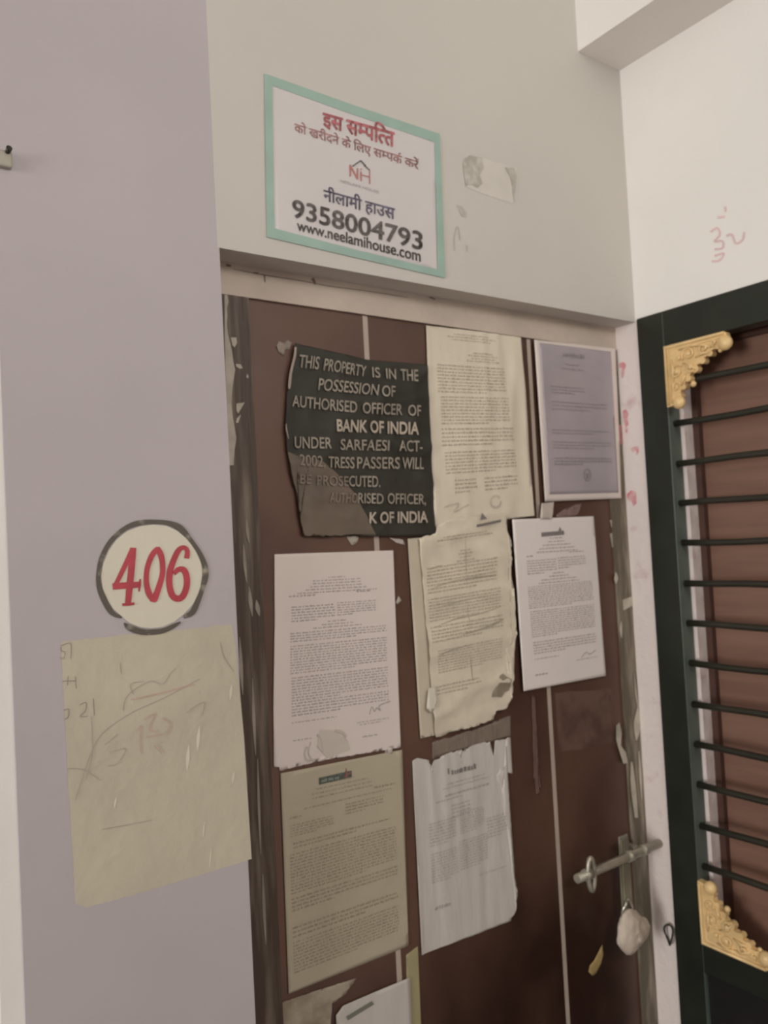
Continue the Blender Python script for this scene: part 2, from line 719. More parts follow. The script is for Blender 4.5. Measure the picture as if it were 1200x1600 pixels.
def ornament(zc, sgn):
    """scrolled gold casting filling a corner of the frame; sgn=-1 hangs down from zc, +1 rises from it"""
    y0 = G0 - SW
    W, H = 0.122, 0.108

    def P(a, h, x=0.0):
        return Vector((x, y0 - a * W, zc + sgn * h * H))
    edge = [(0.0, 0.0), (0.93, 0.0), (0.97, 0.02), (0.985, 0.09), (0.95, 0.13)]
    # scalloped inner edge from the horizontal arm to the vertical arm
    lobes = [(0.84, 0.20, .050), (0.72, 0.285, .045), (0.60, 0.37, .05), (0.47, 0.47, .062), (0.36, 0.60, .05), (0.28, 0.72, .042), (0.205, 0.84, .04)]
    for (a, h, r) in lobes:
        for k in range(7):
            t = math.radians(-50 + 190 * k / 6)
            # bumps that face the opening
            edge.append((a + r * math.cos(t - 0.1), h + r * math.sin(t) * 1.05))
    edge += [(0.17, 0.90), (0.15, 0.985), (0.0, 1.0)]
    b = bmesh.new()
    prism(b, [P(a, h, -0.006) for a, h in edge], (1, 0, 0), 0.012)
    bmesh.ops.recalc_face_normals(b, faces=b.faces)
    bmesh.ops.triangulate(b, faces=[f for f in b.faces if len(f.verts) > 4])
    o = obj('corner_ornament', b, GOLD, gate)
    # raised border and scrolls
    b = bmesh.new()
    tube(b, [P(0.03, 0.97, -0.007), P(0.03, 0.03, -0.007), P(0.95, 0.03, -0.007)], 0.0030, 8)
    tube(b, [P(0.085, 0.95, -0.006), P(0.085, 0.085, -0.006), P(0.93, 0.085, -0.006)], 0.0018, 8)
    obj('raised_border', b, GOLD, o)
    b = bmesh.new()

    def spiral(a, h, r, turns, ph, w=0.0024, d=1):
        pts = []
        for k in range(26):
            t = k / 25
            rr = r * (1 - 0.85 * t)
            an = ph + d * turns * 2 * math.pi * t
            pts.append(P(a + rr * math.cos(an), h + rr * math.sin(an) * 1.1, -0.0065 - 0.003 * t))
        tube(b, pts, [w * (1 - 0.3 * k / 25) for k in range(26)], 7)
    spiral(0.40, 0.22, 0.11, 1.4, 2.5)
    spiral(0.20, 0.46, 0.11, 1.4, -0.7, d=-1)
    spiral(0.64, 0.19, 0.075, 1.2, 2.0)
    spiral(0.18, 0.70, 0.075, 1.2, -0.2, d=-1)
    spiral(0.42, 0.43, 0.075, 1.2, 0.8)
    spiral(0.80, 0.145, 0.045, 1.1, 1.6)
    for (a, h, r) in ((0.40, 0.22, .005), (0.20, 0.46, .005), (0.42, 0.43, .005), (0.25, 0.25, .004)):
        ball(b, P(a, h, -0.008), r, (0.7, 1, 1))
    for (a0, h0, a1, h1) in ((0.5, 0.3, 0.72, 0.27), (0.33, 0.52, 0.26, 0.70), (0.3, 0.34, 0.5, 0.5), (0.12, 0.25, 0.14, 0.62), (0.25, 0.12, 0.6, 0.12), (0.5, 0.12, 0.75, 0.2)):
        tube(b, [P(a0, h0, -0.006), P((a0 + a1) / 2 + .02, (h0 + h1) / 2 - .02, -0.009), P(a1, h1, -0.006)], [0.0015, 0.0028, 0.0012], 7)
    obj('scrollwork', b, GOLD, o)
    for (a, h, x, r) in ((0.955, 0.185, -0.006, 0.0125), (0.20, 0.955, -0.006, 0.0115), (0.42, 0.70, -0.002, 0.0055), (0.86, 0.27, -0.002, 0.004)):
        b = bmesh.new()
        ball(b, P(a, h, x), r, (0.8, 1, 1))
        obj('end_bead', b, GOLD, o)


ornament(2.034, -1)
ornament(0.995, 1)

# ================================================================== WALL: HOUSE NUMBER, BARE PATCH, SIGN
Z406 = (140, 790, 6.0)
t = tag(empty('house_number', at(238, 900, 1, 0)), 'painted cream circle with red 406 on the lavender wall', 'house number')
mk = Marks()
mk.poly([(600, 178), (720, 190), (820, 235), (920, 320), (1010, 450), (1050, 560), (1055, 680), (1030, 800), (970, 920), (880, 1020),
         (790, 1090), (690, 1135), (580, 1150), (470, 1140), (370, 1100), (300, 1040), (220, 970), (160, 880), (120, 780), (105, 660),
         (125, 540), (175, 420), (250, 320), (350, 240), (470, 195)])
mk.lay('disc', DISC, 1, 0, 0.0007, t, zoom=Z406)
mk = Marks()
mk.stroke([(300, 1050, 18), (205, 1000, 45), (130, 870, 55), (85, 740, 45), (85, 610, 40), (120, 470, 45), (200, 330, 45), (320, 220, 45),
           (450, 165, 50), (600, 152, 42), (740, 165, 45), (850, 215, 60), (950, 330, 40), (1030, 450, 45), (1078, 570, 55), (1080, 670, 60),
           (1050, 790, 45), (1010, 900, 50), (960, 1000, 55), (880, 1045, 30)])
mk.stroke([(320, 1100, 12), (370, 1140, 55), (470, 1180, 55), (580, 1185, 52), (690, 1170, 48), (790, 1125, 40), (850, 1090, 15)])
mk.lay('brush_ring', RINGC, 1, 0, 0.0011, t, zoom=Z406)
mk = Marks()
mk.stroke([(405, 395, 58), (392, 560, 62), (372, 760, 62), (355, 935, 55)])
mk.stroke([(400, 410, 50), (320, 580, 45), (235, 755, 42)])
mk.stroke([(213, 758, 60), (340, 748, 60), (465, 740, 55)])
mk.stroke([(303, 928, 26), (360, 925, 28), (416, 918, 24)])
mk.stroke([(472, 688, 16), (466, 745, 24), (460, 805, 14)])
mk.lay('digit', PAINTRED, 1, 0, 0.0014, t, zoom=Z406)
mk = Marks()
mk.stroke([(632, 392, 40), (662, 455, 56), (680, 540, 52), (678, 650, 52), (640, 780, 56), (605, 875, 60), (598, 905, 30)])
mk.stroke([(640, 398, 40), (606, 432, 52), (570, 490, 52), (535, 600, 50), (530, 720, 50), (552, 820, 58), (592, 890, 46)])
mk.lay('digit', PAINTRED, 1, 0, 0.0014, t, zoom=Z406)
mk = Marks()
mk.stroke([(906, 495, 50), (912, 425, 45), (880, 392, 40), (830, 420, 52), (785, 510, 56), (750, 620, 60), (745, 740, 60), (770, 838, 60), (820, 872, 60), (870, 848, 60), (905, 760, 60), (906, 670, 60), (880, 605, 58), (830, 598, 48), (785, 640, 40)])
mk.lay('digit', PAINTRED, 1, 0, 0.0014, t, zoom=Z406)

mk = Marks()
mk.poly(densify([(95, 1003, 't'), (200, 991, 't'), (362, 976), (368, 1010), (381, 1150), (393, 1342, 't'), (330, 1362, 't'), (220, 1395, 't'), (135, 1418, 't'), (118, 1412, 't'), (108, 1250, 't'), (100, 1100, 't')], 0.8, 3, 6))
patch = mk.lay('wall_patch', PATCH, 1, 0, 0.0003)
tag(patch, 'bare cream rectangle with faint scribbles below the painted 406', 'wall patch')
ZP = (60, 780, 2.425)
mk = Marks()
for s in ([(85, 555), (120, 545), (124, 575), (122, 605)], [(85, 560), (88, 575), (100, 580), (95, 603), (82, 600)], [(90, 690), (112, 688), (140, 688)], [(112, 668), (110, 705)],
          [(140, 672), (143, 718)], [(155, 780), (180, 770), (178, 800), (158, 822), (186, 822)], [(208, 755), (212, 818)], [(95, 800), (115, 795), (112, 825), (98, 832)]):
    mk.stroke(s, 3.6)
mk.lay('pencil_mark', PENCIL, 1, 0, 0.0008, patch, zoom=ZP)
mk = Marks()
for s in ([(140, 1140), (200, 960), (250, 880), (350, 810), (480, 750), (610, 680)], [(110, 1020), (170, 1025), (235, 1065)], [(200, 820), (205, 960), (180, 1060)],
          [(320, 800), (340, 740), (420, 690), (470, 700), (500, 660), (520, 640)], [(360, 740), (350, 700), (400, 690)], [(270, 960), (330, 945), (300, 1000), (265, 1010)],
          [(310, 620), (315, 660)], [(560, 810), (600, 780), (630, 770), (620, 820)], [(250, 930), (300, 890)], [(690, 540), (705, 600), (740, 650)], [(240, 1250), (330, 1235), (430, 1215)]):
    mk.stroke(s, 3.2)
mk.lay('faint_scribble', PENCILF, 1, 0, 0.0008, patch, zoom=ZP)
mk = Marks()
for s in ([(370, 880), (390, 860), (385, 930), (395, 965)], [(400, 835), (440, 815), (420, 870), (450, 880)], [(470, 830), (500, 850), (490, 890)], [(350, 760), (480, 730), (590, 700)],
          [(410, 900), (470, 890)], [(440, 930), (470, 960)]):
    mk.stroke(s, 7)
mk.lay('pink_scribble', PINKF, 1, 0, 0.0007, patch, zoom=ZP)
for (x, y, l, w) in ((605, 905, 95, 13), (565, 980, 100, 14), (728, 730, 60, 10), (737, 1055, 50, 9), (625, 1250, 60, 6), (650, 1360, 70, 6), (290, 1150, 40, 8)):
    mk = Marks()
    mk.stroke([(x + 4, y - l / 2, 2), (x, y, w), (x - 3, y + l / 2, 2)])
    mk.lay('chipped_spot', mat('pale chip', (0.74, 0.68, 0.55), 0.8), 1, 0, 0.0007, patch, zoom=ZP)

# laminated sign
ZS = (400, 100, 3.75)


def zq(pts, z):
    return [(z[0] + x / z[2], z[1] + y / z[2]) for x, y in pts]


OUT = [(48, 62), (1072, 415), (1103, 1252), (62, 1012)]
INN = [(92, 128), (1042, 458), (1060, 1208), (105, 968)]
sign = sheet('wall_sign', [p for p in zq(OUT, ZS)], SIGNW, 0, gentle(0.0006, 2), 0.0006, cell=0.02, thick=0.0005)
tag(sign, 'white notice with teal tape border and phone number above the door', 'sign')
mk = Marks()
O2 = [(46, 58), (560, 240), (1074, 412), (1090, 830), (1106, 1256), (590, 1138), (60, 1015), (52, 540)]
I2 = [(92, 130), (560, 296), (1042, 460), (1052, 830), (1060, 1206), (590, 1092), (105, 966), (98, 540)]
for i in range(8):
    j = (i + 1) % 8
    mk.poly([O2[i], O2[j], I2[j], I2[i]])
tape = mk.lay('border_tape', TEAL, 1, 0, 0.0011, sign, gentle(0.0006, 2), ZS)


def sgn(name, build, m):
    k = Marks()
    build(k)
    return k.lay(name, m, 1, 0, 0.0014, sign, gentle(0.0006, 2), ZS)


sgn('headline', lambda k: k.text(deva(['इ', 'स', ' ', 'स', '~म', 'प', 'ि', '~त', 'त'], 0.030), (390, 362), (805, 488), 72, 82), RED)
sgn('subheading', lambda k: k.text(deva(['को', ' ', 'ख', 'री', 'द', 'ने', ' ', 'के', ' ', 'ि', 'ल', 'ए', ' ', 'स', '~म', 'प', 'क', '^', ' ', 'क', 'रे', '.'], 0.012), (222, 398), (948, 620), 46, 46), REDS)
sgn('house_name', lambda k: k.text(deva(['नी', 'ला', 'मी', ' ', 'हा', 'उ', 'स'], 0.018), (393, 800), (808, 912), 60, 62), NAVY)
sgn('phone_number', lambda k: k.text(latin('9358004793', 0.022, max(v[1] for v in glyphs('9')[0])), (212, 897), (970, 1092), 102, 103), BLACK)
sgn('web_address', lambda k: k.text(latin('www.neelamihouse.com', 0.018, max(v[1] for v in glyphs('h')[0])), (238, 976), (960, 1160), 60, 66), BLACK)
sgn('logo_caption', lambda k: k.text(latin('NEELAMI HOUSE', 0.0), (493, 694), (718, 762), 17, 17), FAINT)


def logo_red(k):
    k.line((549, 592), (550, 662), 9)
    k.line((549, 596), (592, 676), 9)
    k.line((592, 612), (593, 678), 8)
    k.line((612, 632), (613, 688), 8)
    k.line((613, 652), (662, 664), 6)
    k.line((662, 622), (663, 705), 6)
    k.line((611, 615), (612, 622), 8)


def logo_dark(k):
    k.line((562, 602), (611, 568), 8)
    k.line((611, 568), (648, 612), 7)
    k.line((634, 590), (634, 604), 8)
    k.line((648, 612), (664, 626), 5)


sgn('logo_letters', logo_red, mat('logo red', (0.52, 0.20, 0.18), 0.6))
sgn('logo_roof', logo_dark, DKLINE)

# torn sticker residue right of the sign
mk = Marks()
mk.poly(densify([(728, 240, 't'), (765, 250, 't'), (806, 263), (806, 310, 't'), (800, 318, 't'), (745, 300, 't'), (727, 292, 't')], 1.2, 5))
res = mk.lay('sticker_residue', mat('pale sticker residue', (0.655, 0.61, 0.545), 0.7, 0.04, 30), 1, 0, 0.0004)
tag(res, 'torn sticker remains with grey smudges on cream wall beside the sign', 'sticker residue')
ZR = (700, 0, 2.4)
GS = mat('grey smudge', (0.44, 0.405, 0.35), 0.8, scale=60, col2=(0.60, 0.56, 0.50), lo=0.42, hi=0.64)
for P_ in ([(55, 612), (62, 596), (80, 582), (104, 588), (126, 592), (134, 630), (118, 655), (128, 690), (110, 705), (85, 690), (66, 698), (60, 660)],
           [(212, 628), (245, 630), (257, 660), (255, 690), (250, 725), (248, 762), (243, 735), (240, 700), (232, 665)]):
    mk = Marks()
    mk.poly(P_)
    mk.lay('grey_smudge', GS, 1, 0, 0.0009, res, zoom=ZR)
mk = Marks()
mk.poly([(32, 768), (52, 775), (70, 800), (68, 815), (50, 812)])
mk.stroke([(25, 940), (22, 890), (35, 850), (45, 900)], 4)
mk.stroke([(70, 920), (72, 945)], 5)
o = mk.lay('wall_smudge', mat('light wall smudge', (0.54, 0.505, 0.455), 0.8, 0.15, 60), 1, 0, 0.0005, None, zoom=ZR)
tag(o, 'small faint grey smudges on cream wall just under the sticker remains', 'smudge')

# pink scribble on the right wall
mk = Marks()
for s in ([(985, 870), (1010, 855), (1020, 880), (1000, 905), (1030, 905), (1030, 930), (1000, 935)], [(1000, 960), (1035, 950), (1020, 975), (990, 980)],
          [(1045, 885), (1065, 880), (1080, 912), (1105, 900), (1112, 870)], [(1012, 815), (1040, 812)], [(1040, 775), (1042, 795)]):
    mk.stroke(s, 8)
o = mk.lay('graffiti', PINKG, 0, 0, 0.0006, None, zoom=ZR)
tag(o, 'faded pink handwritten scribble on white wall above the gate', 'graffiti')

# cable clip at the left edge
c = at(8, 247, 1, 0)
t = tag(empty('cable_clip', c), 'small pale cable clip with dark nail high on the lavender wall at left edge', 'cable clip')
b = bmesh.new()
box(b, c.x - 0.008, c.x + 0.006, -0.007, 0, c.z - 0.012, c.z + 0.006, 0, 0.002)
obj('clip_body', b, mat('pale plastic', (0.42, 0.38, 0.31), 0.5, 0.1, 30), t)
b = bmesh.new()
tube(b, [(c.x + 0.001, -0.004, c.z + 0.003), (c.x + 0.002, -0.013, c.z + 0.006)], [0.0022, 0.0032], 10)
obj('nail', b, mat('dark nail', (0.05, 0.045, 0.035), 0.4, metal=0.4), t)
b = bmesh.new()
tube(b, [(c.x - 0.5, -0.004, c.z - 0.013), (c.x - 0.1, -0.004, c.z - 0.009), (c.x - 0.004, -0.004, c.z - 0.008)], 0.003, 8)
obj('cable', b, mat('pale cable', (0.5, 0.45, 0.40), 0.5), t)

# ================================================================== FRAME AND REVEAL WEAR (parts)
flake_pts = [
    [(345, 470), (356, 470), (354, 520), (358, 545), (362, 575), (366, 600), (363, 640), (362, 680), (368, 720), (362, 740), (358, 700), (352, 600)],
]
mk = Marks()
Z4 = (340, 440, 5.714)
mk.poly([(60, 120), (85, 120), (95, 180), (82, 240), (85, 300), (80, 380), (90, 470), (112, 560), (125, 620), (140, 720), (155, 790), (140, 880), (125, 1000), (122, 1100), (132, 1200), (150, 1300), (165, 1400),
         (150, 1500), (140, 1640), (100, 1640), (80, 1300), (70, 900), (60, 500)])
mk.poly([(115, 500), (165, 500), (170, 550), (150, 590), (130, 570)])
mk.poly([(160, 735), (205, 740), (222, 775), (195, 780), (165, 760)])
mk.poly([(258, 825), (275, 840), (270, 865), (252, 858)])
mk.poly([(165, 1090), (240, 1080), (215, 1120), (180, 1180), (165, 1150)])
mk.poly([(170, 1220), (205, 1190), (180, 1265), (160, 1260)])
mk.lay('flaked_paint', PLASTER, 1, FY, 0.0008, jl, zoom=Z4)
mk = Marks()
for (x, y, l, w) in ((391, 940, 46, 6), (382, 880, 60, 5), (376, 1040, 90, 6), (402, 950, 25, 7), (396, 1120, 120, 5), (404, 1260, 150, 4), (412, 1420, 110, 5), (386, 830, 40, 5)):
    mk.stroke([(x - 2, y - l / 2, 1), (x, y, w), (x + 3, y + l / 2, 1)])
mk.lay('paint_streak', mat('old grey paint streak', (0.30, 0.26, 0.21), 0.7, 0.2, 30), 1, FY, 0.0008, jl)

# right jamb: plaster spilled over the frame, streaks lower down
mk = Marks()
Z5 = (920, 480, 4.21)
Z6 = (920, 850, 3.556)
mk = Marks()
mk.poly([(185, 310), (240, 290), (245, 340), (190, 370)])
mk.stroke([(178, 430, 4), (176, 470, 14), (180, 520, 3)])
mk.stroke([(270, 900, 4), (268, 1000, 40), (262, 1090, 6)])
mk.poly([(150, 1010), (168, 990), (180, 1050), (176, 1120), (205, 1160), (215, 1215), (190, 1220), (170, 1160), (150, 1090)])
mk.stroke([(235, 1210, 10), (245, 1350, 28), (262, 1520, 18)])
mk.stroke([(275, 1150, 6), (285, 1300, 14), (292, 1420, 4)])
mk.stroke([(250, 720, 2), (262, 850, 10), (280, 940, 3)])
mk.stroke([(148, 155, 2), (149, 190, 22), (147, 220, 3)])
mk.lay('paint_smear', mat('old cream smear', (0.52, 0.46, 0.37), 0.7, 0.2, 30), 1, FY, 0.0009, jr, zoom=Z6)
# scuffed bright flakes beside the small white paper
mk = Marks()
mk.poly([(135, 1490), (165, 1480), (195, 1510), (260, 1530), (270, 1590), (150, 1580)])
mk.poly([(135, 1400), (155, 1400), (160, 1430), (145, 1450)])
mk.lay('paint_chip', PLASTER, 1, DY, 0.0008, leaf, zoom=Z5)

mk = Marks()
mk.poly(densify([(866, 1082, 't'), (955, 1076, 't'), (958, 1158, 't'), (905, 1172, 't'), (874, 1174)], 1.5, 6, 5))
mk.lay('dusty_residue', mat('dusty brown residue', (0.15, 0.085, 0.06), 0.6, scale=22, col2=(0.085, 0.042, 0.03), lo=.42, hi=.66), 1, DY, 0.0004, leaf)
# red smears on the reveal
mk = Marks()
mk.poly([(225, 680), (245, 672), (262, 700), (255, 730), (262, 770), (245, 800), (228, 740)])
mk.poly([(272, 930), (300, 918), (328, 915), (330, 950), (318, 975), (312, 940), (290, 955)])
mk.poly([(250, 1230), (280, 1205), (312, 1215), (315, 1290), (295, 1310), (285, 1280), (255, 1265)])
mk.poly([(200, 370), (225, 360), (245, 375), (232, 440), (222, 470), (214, 440), (220, 400), (200, 400)])
mk.poly([(240, 800), (258, 795), (255, 830), (244, 825)])
mk.lay('red_stain', mat('red stain', (0.68, 0.24, 0.28), 0.7, scale=70, col2=(0.74, 0.5, 0.48), lo=0.4, hi=0.65), 0, 0, 0.0005, wall_right, zoom=Z5)
mk = Marks()
mk.poly([(165, 780), (225, 770), (232, 900), (180, 905)])
mk.lay('red_stain', mat('dull red stain', (0.38, 0.18, 0.17), 0.7, 0.2, 40), 1, FY, 0.0012, jr, zoom=Z5)
# crack and holes along the frame head
mk = Marks()
ZH = (320, 370, 3.158)
mk.stroke([(105, 140, 14), (130, 145, 8)], sub=2)
mk.stroke([(240, 178, 9), (265, 181, 9)], sub=2)
mk.stroke([(293, 190, 9), (296, 225, 5)], sub=2)
mk.stroke([(530, 205, 16), (545, 235, 10)], sub=2)
mk.stroke([(140, 160, 2), (300, 190, 4), (460, 215, 3), (620, 245, 3), (800, 268, 3), (1000, 300, 2)])
mk.stroke([(1105, 295, 10), (1135, 310, 6)], sub=2)
mk.lay('crack', mat('dark crack', (0.22, 0.16, 0.12), 0.8, 0.2, 60), 1, FY, 0.0006, top, zoom=ZH)

# ================================================================== BOLT AND LOCK
bolt = bmesh.new()
A0, A1 = at(901, 1366, 1, 0.018), at(1040, 1320, 1, 0.018)
A1.z = A0.z = (A0.z + A1.z) / 2
A1.x = -0.001
tube(bolt, [A0, A0.lerp(A1, .3), A0.lerp(A1, .7), A1], 0.0075, 12)
bl = obj('sliding_bolt', bolt, STEEL, d1)
b = bmesh.new()
for k in (0.12, 0.62, 0.80):
    p = A0.lerp(A1, k)
    tube(b, [p - Vector((0.007, 0, 0)), p + Vector((0.007, 0, 0))], 0.0096, 12)
obj('bolt_collar', b, STEEL, bl)
b = bmesh.new()
p = A0.lerp(A1, 0.14)
pts = []
for k in range(20):
    t = k * 2 * math.pi / 20
    pts.append(p + Vector((0.0075 * math.cos(t), -0.004, 0.027 * math.sin(t))))
tube(b, pts, 0.0040, 8, closed=True)
obj('bolt_handle', b, STEEL, bl)
b = bmesh.new()
for k in (0.72,):
    p = A0.lerp(A1, k)
    box(b, p.x - 0.006, p.x + 0.006, p.y + 0.003, DY, p.z - 0.010, p.z + 0.010, 0, 0.001)
    box(b, p.x - 0.012, p.x + 0.012, DY - 0.003, DY, p.z - 0.022, p.z + 0.022, 0, 0.001)
obj('bolt_bracket', b, STEEL, bl)
b = bmesh.new()
h = A0.lerp(A1, 0.60)
box(b, h.x - 0.011, h.x + 0.009, h.y + 0.004, h.y + 0.007, h.z - 0.105, h.z + 0.030, 0, 0.001)
box(b, h.x - 0.014, h.x + 0.014, h.y + 0.007, h.y + 0.010, h.z - 0.09, h.z - 0.015, 0, 0.001)
obj('hasp', b, mat('grimy metal strip', (0.22, 0.20, 0.14), 0.5, scale=12, stretch=(1, 1, .4), col2=(0.40, 0.37, 0.28), lo=.45, hi=.65, metal=0.3), bl)

lk = tag(empty('padlock', at(986, 1450, 1, 0.012)), 'padlock wrapped in off-white cloth hanging below the bolt', 'padlock')
b = bmesh.new()
lc = at(980, 1421, 1, 0.016)
pts = [lc + Vector((0.0135 * math.cos(t), 0.004 * math.sin(t * 2), 0.016 * math.sin(t))) for t in [math.pi * k / 12 for k in range(13)]]
pts = [pts[0] - Vector((0, 0, 0.022))] + pts + [pts[-1] - Vector((0, 0, 0.022))]
tube(b, pts, 0.0028, 8)
obj('shackle', b, mat('bright shackle', (0.6, 0.57, 0.48), 0.25, 0.1, 20, metal=0.8), lk)
b = bmesh.new()
bmesh.ops.create_icosphere(b, subdivisions=4, radius=1)
c0 = at(988, 1456, 1, 0.014)
for v in b.verts:
    p = v.co
    ang = math.atan2(p.z, p.x)
    rr = 1 + 0.14 * math.cos(ang * 3 + 0.9) + 0.10 * N3(p.x * 2.2, p.y * 2.2, p.z * 2.2) + 0.07 * N3(p.x * 6, p.y * 6, p.z * 6)
    x = p.x * 0.041 * rr
    z = p.z * 0.036 * rr
    if z < 0:
        x *= 1 + z / 0.036 * 0.35
    v.co = Vector((c0.x + x + z * -0.08, c0.y + p.y * 0.014 * (1 + 0.3 * N3(p.x * 4, p.z * 4, 3)), c0.z + z))
obj('cloth_wrap', b, mat('off white cloth', (0.60, 0.50, 0.41), 0.9, 0.1, 40, bump=0.4, bscale=120), lk, smooth=True)

chip = sheet('paper_scrap', [(940, 1476), (942, 1490), (938, 1506), (931, 1520), (925, 1524), (919, 1518), (921, 1508), (928, 1500), (934, 1488)],
             mat('dull yellow scrap', (0.42, 0.30, 0.12), 0.6, 0.15, 60), DY, gentle(0.0015, 4), 0.0008, jag=0.5)
tag(chip, 'small yellow leaf-shaped scrap stuck on the door below the padlock', 'scrap')

# ================================================================== PAPERS ON THE DOOR
PW = mat('white paper', (0.80, 0.695, 0.64), 0.6, 0.02, 10, bump=0.05)
PWR = mat('cool white paper', (0.86, 0.78, 0.735), 0.55, 0.02, 10, bump=0.05)
PC = mat('aged cream paper', (0.77, 0.685, 0.55), 0.65, 0.05, 14, bump=0.1)
PC2 = mat('crumpled cream paper', (0.75, 0.66, 0.525), 0.65, 0.09, 22, bump=0.25, bscale=60)
PB = mat('beige paper', (0.50, 0.435, 0.32), 0.65, 0.04, 12, bump=0.05)
PG = mat('greyish white paper', (0.63, 0.58, 0.53), 0.6, 0.05, 18, stretch=(3, 1, .6), bump=0.12)
PP = mat('purple grey print', (0.43, 0.375, 0.40), 0.42, 0.14, 7, bump=0.05, spec=0.6)
INK = mat('grey print', (0.48, 0.42, 0.40), 0.7, 0.15, 120)
INKC = mat('grey brown print', (0.50, 0.43, 0.335), 0.7, 0.15, 120)
INKB = mat('olive brown print', (0.37, 0.315, 0.22), 0.7, 0.15, 120)
INKD = mat('dark print', (0.24, 0.21, 0.20), 0.7, 0.15, 120)
INKP = mat('dark purple print', (0.33, 0.285, 0.30), 0.5, 0.15, 120)
HEAD = mat('dark green letterhead', (0.10, 0.12, 0.10), 0.6, 0.3, 150)

# --- black bank notice
bd = ridged(0.0022, 9, 16, 5.0)


def bnd(x, z):
    return bd(x, z)


NB = sheet('bank_notice', [(458, 537), (472, 541), (520, 552), (570, 563), (664, 571), (668, 640), (672, 740), (677, 836), (640, 838), (583, 838, 't'), (550, 836, 't'), (520, 838, 't'), (472, 838, 't'),
                           (466, 815, 't'), (463, 775, 't'), (452, 745), (445, 700), (443, 660), (446, 612), (452, 570)],
           mat('black notice paper', (0.036, 0.032, 0.024), 0.55, 0.25, 12, spec=0.35, bump=0.1), DY, bnd, 0.0042, jag=1.5, seed=9, cell=0.004)
tag(NB, 'torn crumpled black bank notice with cream capitals on the upper door', 'notice')
ZB = (420, 500, 4.286)
fd = sheet('worn_area', [(446, 706), (458, 712), (480, 715), (500, 722), (520, 738), (538, 756), (550, 772), (560, 790), (572, 812), (583, 837), (550, 835, 't'), (520, 837, 't'), (472, 837, 't'), (466, 815, 't'), (463, 775, 't'), (453, 745)],
           mat('worn grey brown paper', (0.17, 0.125, 0.09), 0.6, scale=16, col2=(0.115, 0.09, 0.066), lo=.4, hi=.7), DY, bnd, 0.0050, NB, jag=1.5, seed=9, cell=0.004, thick=0.0002)
EDGE = mat('pale torn edge', (0.42, 0.34, 0.28), 0.7)
for pts in ([(160, 190, 14), (152, 260, 16), (130, 350, 16), (120, 445, 18), (118, 470, 4)], [(98, 700, 4), (100, 740, 8), (112, 800, 4)]):
    mk = Marks()
    mk.stroke(pts)
    mk.lay('curled_edge', EDGE, 1, DY, 0.0072, NB, bnd, ZB)


def notice(name, items, m):
    k = Marks()
    for s, p0, p1, h0, h1, sk, bo in items:
        k.text(latin(s, bo), p0, p1, h0, h1, sk)
    return k.lay(name, m, 1, DY, 0.0072, NB, bnd, ZB)


T1 = mat('dull cream lettering', (0.36, 0.31, 0.245), 0.6, 0.12, 60)
T2 = mat('bold cream lettering', (0.50, 0.42, 0.335), 0.6, 0.1, 60)
T3 = mat('worn lettering', (0.27, 0.215, 0.165), 0.6, 0.15, 60)
notice('notice_lettering', [
    ('THIS', (180, 325), (312, 338), 84, 80, .10, .010), ('PROPERTY', (345, 344), (622, 388), 76, 70, .12, .010), ('IS', (670, 392), (720, 396), 68, 68, 0, .010),
    ('IN', (762, 400), (828, 405), 68, 68, 0, .010), ('THE', (862, 410), (974, 418), 74, 76, 0, .010),
    ('POSSESSION', (310, 475), (708, 510), 76, 68, .12, .010), ('OF', (735, 517), (820, 523), 70, 72, 0, .010),
    ('AUTHORISED', (138, 584), (562, 628), 72, 72, .03, .012), ('OFFICER', (605, 631), (872, 641), 70, 70, 0, .012), ('OF', (912, 645), (992, 650), 70, 70, 0, .012),
    ('UNDER', (155, 862), (394, 866), 76, 72, 0, .010), ('SARFAESI', (458, 874), (782, 880), 70, 68, 0, .010), ('ACT-', (850, 882), (1002, 886), 70, 70, 0, .010),
    ('TRESS', (375, 992), (552, 997), 72, 72, 0, .010), ('PASSERS', (570, 997), (856, 999), 74, 74, 0, .010), ('WILL', (875, 999), (1010, 1002), 74, 74, 0, .010),
    ('CUTED.', (518, 1116), (722, 1122), 68, 72, 0, .010),
    ('RISED', (575, 1228), (740, 1234), 66, 66, 0, .010), ('OFFICER,', (770, 1232), (1030, 1236), 68, 66, 0, .010)], T1)
notice('bold_lettering', [('BANK OF INDIA', (433, 750), (976, 772), 76, 78, 0, .026)], T2)
notice('bold_lettering', [('K OF INDIA', (652, 1362), (1040, 1356), 70, 72, 0, .026)], T2)
notice('worn_lettering', [('2002,', (185, 976), (352, 990), 72, 70, 0, .006), ('BE', (190, 1098), (262, 1102), 60, 60, 0, .006), ('PROSE', (300, 1108), (512, 1116), 62, 64, 0, .006),
                          ('AUTHO', (385, 1222), (570, 1228), 62, 64, 0, .006)], T3)


def doc(name, label, outline, quad, m, disp, eps, ink, layout, seed, jag=2.0):
    s = sheet(name, outline, m, DY, disp, eps, jag=jag, seed=seed)
    tag(s, label, 'paper', 'notices on the door')
    f = quadmap(quad)
    r = random.Random(seed)
    mk = Marks()
    layout(mk, f, r)
    printed(mk, s, ink, DY, eps + 0.0006, disp)
    return s, f


def mark(s, f, m, eps, disp, fn, name):
    k = Marks()
    fn(k)
    k.v = [f(*p) for p in k.v]
    return k.lay(name, m, 1, DY, eps + 0.0007, s, disp)


# --- tall cream paper at the top
d = ridged(0.0024, 22, 2.6, 1.3)
q = [(664, 509), (812, 527), (832, 806), (676, 826)]


